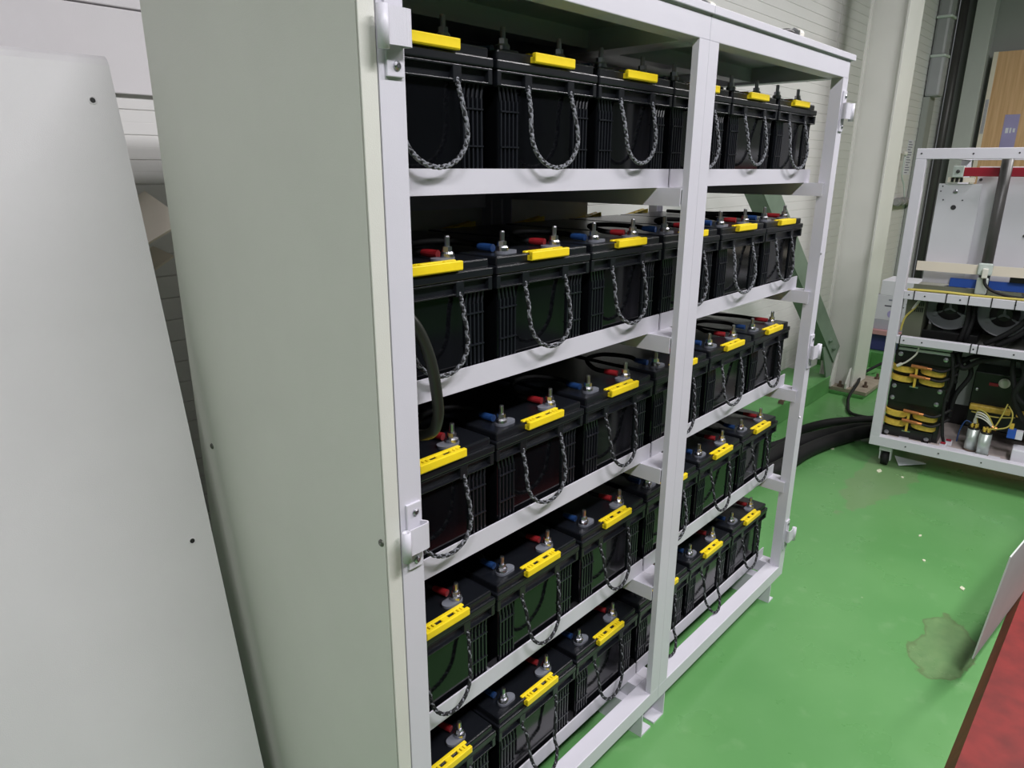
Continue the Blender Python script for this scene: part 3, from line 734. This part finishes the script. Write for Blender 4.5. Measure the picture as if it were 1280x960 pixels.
# lower bay: two stacked winding sets on a black transformer block
def transformer(x0, x1, y0, z0, z1):
    T = part('transformer', BLACKM, K, (x0, x1, y0+.02, y0+.22, z0, z1), bev=.003)
    H = z1-z0
    part('core_strip', MACH, T, (x0+.01, x1-.005, y0+.012, y0+.02, z1-.028, z1-.016), (x0+.01, x1-.005, y0+.012, y0+.02, z1-.010, z1-.001))
    for fp in ((x0, x1, y0+.008, y0+.02, z0+H*.40, z0+H*.60), (x0, x1, y0+.008, y0+.02, z1-H*.17, z1-.030), (x0, x1-.02, y0+.008, y0+.02, z0, z0+H*.13)):
        part('front_plate', BLACKM, T, fp, bev=.001)
    for (fx, fz) in ((.10, .90), (.90, .90), (.08, .565), (.90, .575), (.08, .44), (.88, .44), (.08, .06), (.82, .06)):
        p = (x0+(x1-x0)*fx, y0+.008, z0+H*fz)
        bm = bmesh.new(); lathe(bm, [(.010, 0), (.010, .004), (.0065, .005), (.006, .010), (.002, .011)], 10, Matrix.Translation(p) @ Matrix.Rotation(math.pi/2, 4, 'X')); obj('bolt', bm, STEEL, T)
    xm = x0+(x1-x0)*.44
    for base in (.60, .13):
        for (dz, yy) in ((.155, .0), (.055, .002)):
            zc = z0+H*(base+dz)
            for (a, b) in ((x0-.004, xm-.008), (xm+.012, x1-.012)):
                bm = bmesh.new()
                P = [(a, y0+.020, zc+.006), (a+(b-a)*.12, y0-.002+yy, zc+.002), (a+(b-a)*.5, y0-.010+yy, zc-.002), (a+(b-a)*.88, y0-.004+yy, zc-.002), (b, y0+.018, zc+.002)]
                S = spline(P, 5)
                for s_, e_ in zip(S, S[1:]):
                    q = [s_+Vector((0, 0, -.012)), e_+Vector((0, 0, -.012)), e_+Vector((0, 0, .012)), s_+Vector((0, 0, .012))]
                    f = [bm.verts.new(v) for v in q]; g = [bm.verts.new(v+Vector((0, .018, 0))) for v in q]
                    bm.faces.new(f); bm.faces.new(list(reversed(g)))
                    for k_ in range(4): bm.faces.new((f[k_], g[k_], g[(k_+1) % 4], f[(k_+1) % 4]))
                obj('taped_winding', bm, TAPE, T)
            bm = bmesh.new(); cyl(bm, (xm-.022, y0-.020, zc+.024), (xm+.040, y0-.022, zc+.021), .0078, n=12); cyl(bm, (xm+.040, y0-.022, zc+.021), (xm+.058, y0-.020, zc+.020), .0062, n=10)
            obj('copper_lug', bm, COPPER, T)
            bm = bmesh.new(); tube(bm, [(xm+.056, y0-.020, zc+.020), (xm+.09, y0-.020, zc+.016), (x1-.01, y0-.010, zc+.022), (x1+.03, y0+.03, zc+.05)], .006, 8); obj('lead', bm, RUBBER, T)
        zc = z0+H*base
        part('copper_strip', TAPE, T, (xm-.004, xm+.006, y0-.018, y0-.015, zc-.004, zc+.085))
        part('strip_foot', STEEL, T, (xm-.016, xm+.018, y0-.018, y0-.012, zc-.006, zc-.001))
    bm = bmesh.new(); tube(bm, [(x0+.09, y0-.005, z1+.02), (x0+.085, y0-.012, z1-.03), (x0+.055, y0-.016, z1-.07), (x0+.035, y0-.018, z1-.085)], .004, 6); obj('white_lead', bm, STRAP, T)
    bm = bmesh.new(); cyl(bm, (x0+.036, y0-.018, z1-.083), (x0+.018, y0-.018, z1-.097), .007, n=8); obj('white_plug', bm, STRAP, T)
transformer(.038, .258, .055, .128, .575)
for x in (.03, .12, .20):
    part('foot_angle', TRAY, K, (x+.03, x+.08, .045, .075, .128, .142))
T2 = part('rear_transformer', BLACKM, K, (.34, .62, .24, .42, .20, .46), bev=.004)
part('taped_winding', TAPE, T2, (.345, .50, .215, .245, .285, .312), (.52, .62, .215, .245, .285, .312), bev=.006)
bm = bmesh.new(); lathe(bm, [(.020, 0), (.022, .012), (.014, .018)], 16, Matrix.Translation((.455, .24, .425)) @ Matrix.Rotation(math.pi/2, 4, 'X')); obj('white_insulator', bm, STRAP, T2)
part('red_tag', BUSRED, T2, (.40, .435, .232, .24, .405, .418))
part('bolt', STEEL, T2, (.352, .366, .232, .24, .372, .386), bev=.004)
# white shield behind the loops, seen between the black cables
bm = bmesh.new(); box(bm, .265, .60, .43, .436, .24, .57); obj('shield', bm, MACH, K)
for P, r in (([(.27, .10, .56), (.30, .09, .50), (.36, .10, .54), (.47, .11, .575), (.56, .12, .58)], .012), ([(.28, .13, .42), (.27, .11, .47), (.31, .11, .54), (.40, .14, .56), (.52, .16, .55)], .010),
             ([(.50, .09, .585), (.52, .08, .50), (.50, .09, .42), (.54, .12, .32), (.60, .16, .28)], .012), ([(.47, .10, .585), (.48, .09, .50), (.52, .09, .40), (.60, .10, .36)], .010),
             ([(.28, .16, .25), (.29, .14, .36), (.33, .15, .46), (.30, .17, .52), (.27, .2, .50)], .010), ([(.56, .09, .585), (.57, .08, .50), (.60, .09, .42), (.66, .12, .36)], .011),
             ([(.255, .05, .57), (.275, .045, .45), (.262, .05, .34), (.275, .06, .2), (.29, .10, .132)], .007)):
    cable(P, r)
def capacitor(x, y, z, h):
    c = cylpart('capacitor', ALU, K, (x, y, z), (x, y, z+h), .023, 24)
    cylpart('cap_top', BLACKM, c, (x, y, z+h), (x, y, z+h+.008), .022, 20)
    cylpart('cap_base', RUST, c, (x, y, z-.002), (x, y, z+.006), .0245, 20)
    for q in range(5):
        a = q*1.26+.3
        bm = bmesh.new(); box(bm, x+.012*math.cos(a)-.004, x+.012*math.cos(a)+.004, y+.012*math.sin(a)-.003, y+.012*math.sin(a)+.003, z+h+.008, z+h+.026, bev=.001); obj('spade', bm, TAPE, c)
    return c
capacitor(.384, .115, .131, .100); capacitor(.433, .080, .131, .100)
for q, (a, m_) in enumerate(((.0, STRAP), (.010, STRAP), (.020, STRAP), (.03, WIREY))):
    cable([(.378+a*.5, .115, .255), (.385, .10, .290+a), (.42, .09, .285+a), (.450, .085, .262+a*.3), (.455, .085, .258)], .0032, m_, 'wire')
cable([(.432, .08, .252), (.445, .075, .25), (.46, .08, .27), (.475, .09, .32), (.485, .10, .37)], .003, WIREY, 'wire')
cable([(.44, .08, .252), (.47, .07, .262), (.505, .08, .28), (.51, .09, .33), (.49, .11, .36)], .003, WIREY, 'wire')
cable([(.375, .115, .252), (.350, .11, .262), (.335, .10, .22), (.33, .11, .16)], .003, BLUE, 'wire')
cable([(.36, .14, .30), (.45, .13, .295), (.52, .14, .305)], .003, WIREY, 'wire')
bm = bmesh.new(); cyl(bm, (.447, .085, .262), (.466, .085, .256), .009, n=10); obj('wire_nut', bm, COPPER, K)
bb = part('terminal_block', BLUEBAR, K, (.505, .535, .09, .12, .225, .265), bev=.002)
part('block_cap', TAPE, bb, (.508, .524, .092, .112, .265, .288), bev=.002)
part('block_side', PAPER, bb, (.535, .56, .09, .12, .225, .262), bev=.002)
part('white_module', PAPER, K, (.535, .66, .06, .14, .128, .19), bev=.004)
for (x, y) in ((.285, .075), (.300, .13)):
    g = part('fuse_holder', PAPER, K, (x-.014, x+.014, y-.012, y+.012, .128, .150), bev=.002)
    part('fuse', BUSRED, g, (x-.010, x+.010, y-.014, y-.006, .150, .158), bev=.001)
part('tray_patch', PAPER, K, (.27, .50, .045, .10, .128, .1295))

# ------------------------------------------------------------------ right: red plinth and grey machine panel
bm = bmesh.new()
A = [(-.4, -.555), (2.55, -.571), (2.55, -2.2), (-.4, -2.2)]; Bt = [(-.4, -.578), (2.55, -.596), (2.55, -2.2), (-.4, -2.2)]
va = [bm.verts.new((*p, 0)) for p in A]; vb = [bm.verts.new((*p, .065)) for p in Bt]
bm.faces.new(va); bm.faces.new(list(reversed(vb)))
for k in range(4): bm.faces.new((va[k], va[(k+1) % 4], vb[(k+1) % 4], vb[k]))
tag(obj('machine_plinth', bm, PLINTH), 'scuffed red painted concrete plinth along the right of the aisle', 'plinth')
g = thing('guard_sheet_and_block', 'pale grey guard sheet overhanging the red plinth, plus an added unseen dark block', 'machine', (1.436, -.538, .067), math.atan2(-.055, .522))
bm = bmesh.new(); box(bm, 0, 1.1, -.004, 0, 0, .325, bev=.001); o = obj('guard_sheet', bm, mat('guard_sheet_paint', (208, 216, 210), .75, var=.03), g); o.rotation_euler.x = math.radians(5)
bm = bmesh.new(); box(bm, -1.1, 1.0, -1.4, -.34, 0, .34, bev=.015); box(bm, -.9, .8, -1.3, -.55, .34, .44, bev=.02); o = obj('dark_reflection_block', bm, mat('reflection_block_dark', (46, 50, 56), .5), g); o.rotation_euler.z = math.atan2(.055, .522)  # unseen dark block added to give the battery fronts dark reflections
bm = bmesh.new(); box(bm, .7, .85, -.34, -.03, .10, .16); obj('guard_arm', bm, MACH, g)
# bits lying about
bm = bmesh.new()
P = [(2.865, .003, .006), (2.966, .047, .012), (2.986, -.072, .006), (2.931, -.095, .022)]
f = [bm.verts.new(p) for p in (P[0], P[1], P[2], P[3])]; fb = [bm.verts.new((p[0], p[1], p[2]-.0012)) for p in P]
bm.faces.new((f[0], f[1], f[3])); bm.faces.new((f[1], f[2], f[3])); bm.faces.new((fb[0], fb[3], fb[1])); bm.faces.new((fb[1], fb[3], fb[2]))
for a, b_ in ((0, 1), (1, 2), (2, 3), (3, 0)): bm.faces.new((f[a], fb[a], fb[b_], f[b_]))
tag(obj('foil_scrap', bm, mat('foil', (236, 238, 246), .4)), 'bent silvery sheet scrap on the floor under the cart', 'scrap')
CHIP = mat('paint_chip', (222, 224, 196), .6)
chips = [(1.923, -.435, 'pale paint chip on the green floor nearest the stain', .011), (2.03, -.297, 'pale paint flake on the floor left of the grey panel', .008), (2.216, -.241, 'small pale flake in mid floor before the cart', .007),
         (2.749, .053, 'pale splinter on the floor in front of the castor', .016), (2.745, -.045, 'white crumb on the floor right of the castor', .009), (2.878, .306, 'beige crumb on the floor beside the thick cables', .013)]
for (x, y, lb, s) in chips:
    bm = bmesh.new(); a = random.random()*3
    prism(bm, [(s*math.cos(a+q)*(1.6 if q in (0, 3.2) else .8), s*math.sin(a+q)*.7) for q in (0, 1.0, 2.1, 3.2, 4.4, 5.3)], 'z', 0.0002, .003)
    o = obj('paint_chip', bm, CHIP, None, (x, y, 0)); tag(o, lb, 'debris', 'paint chips on the floor')
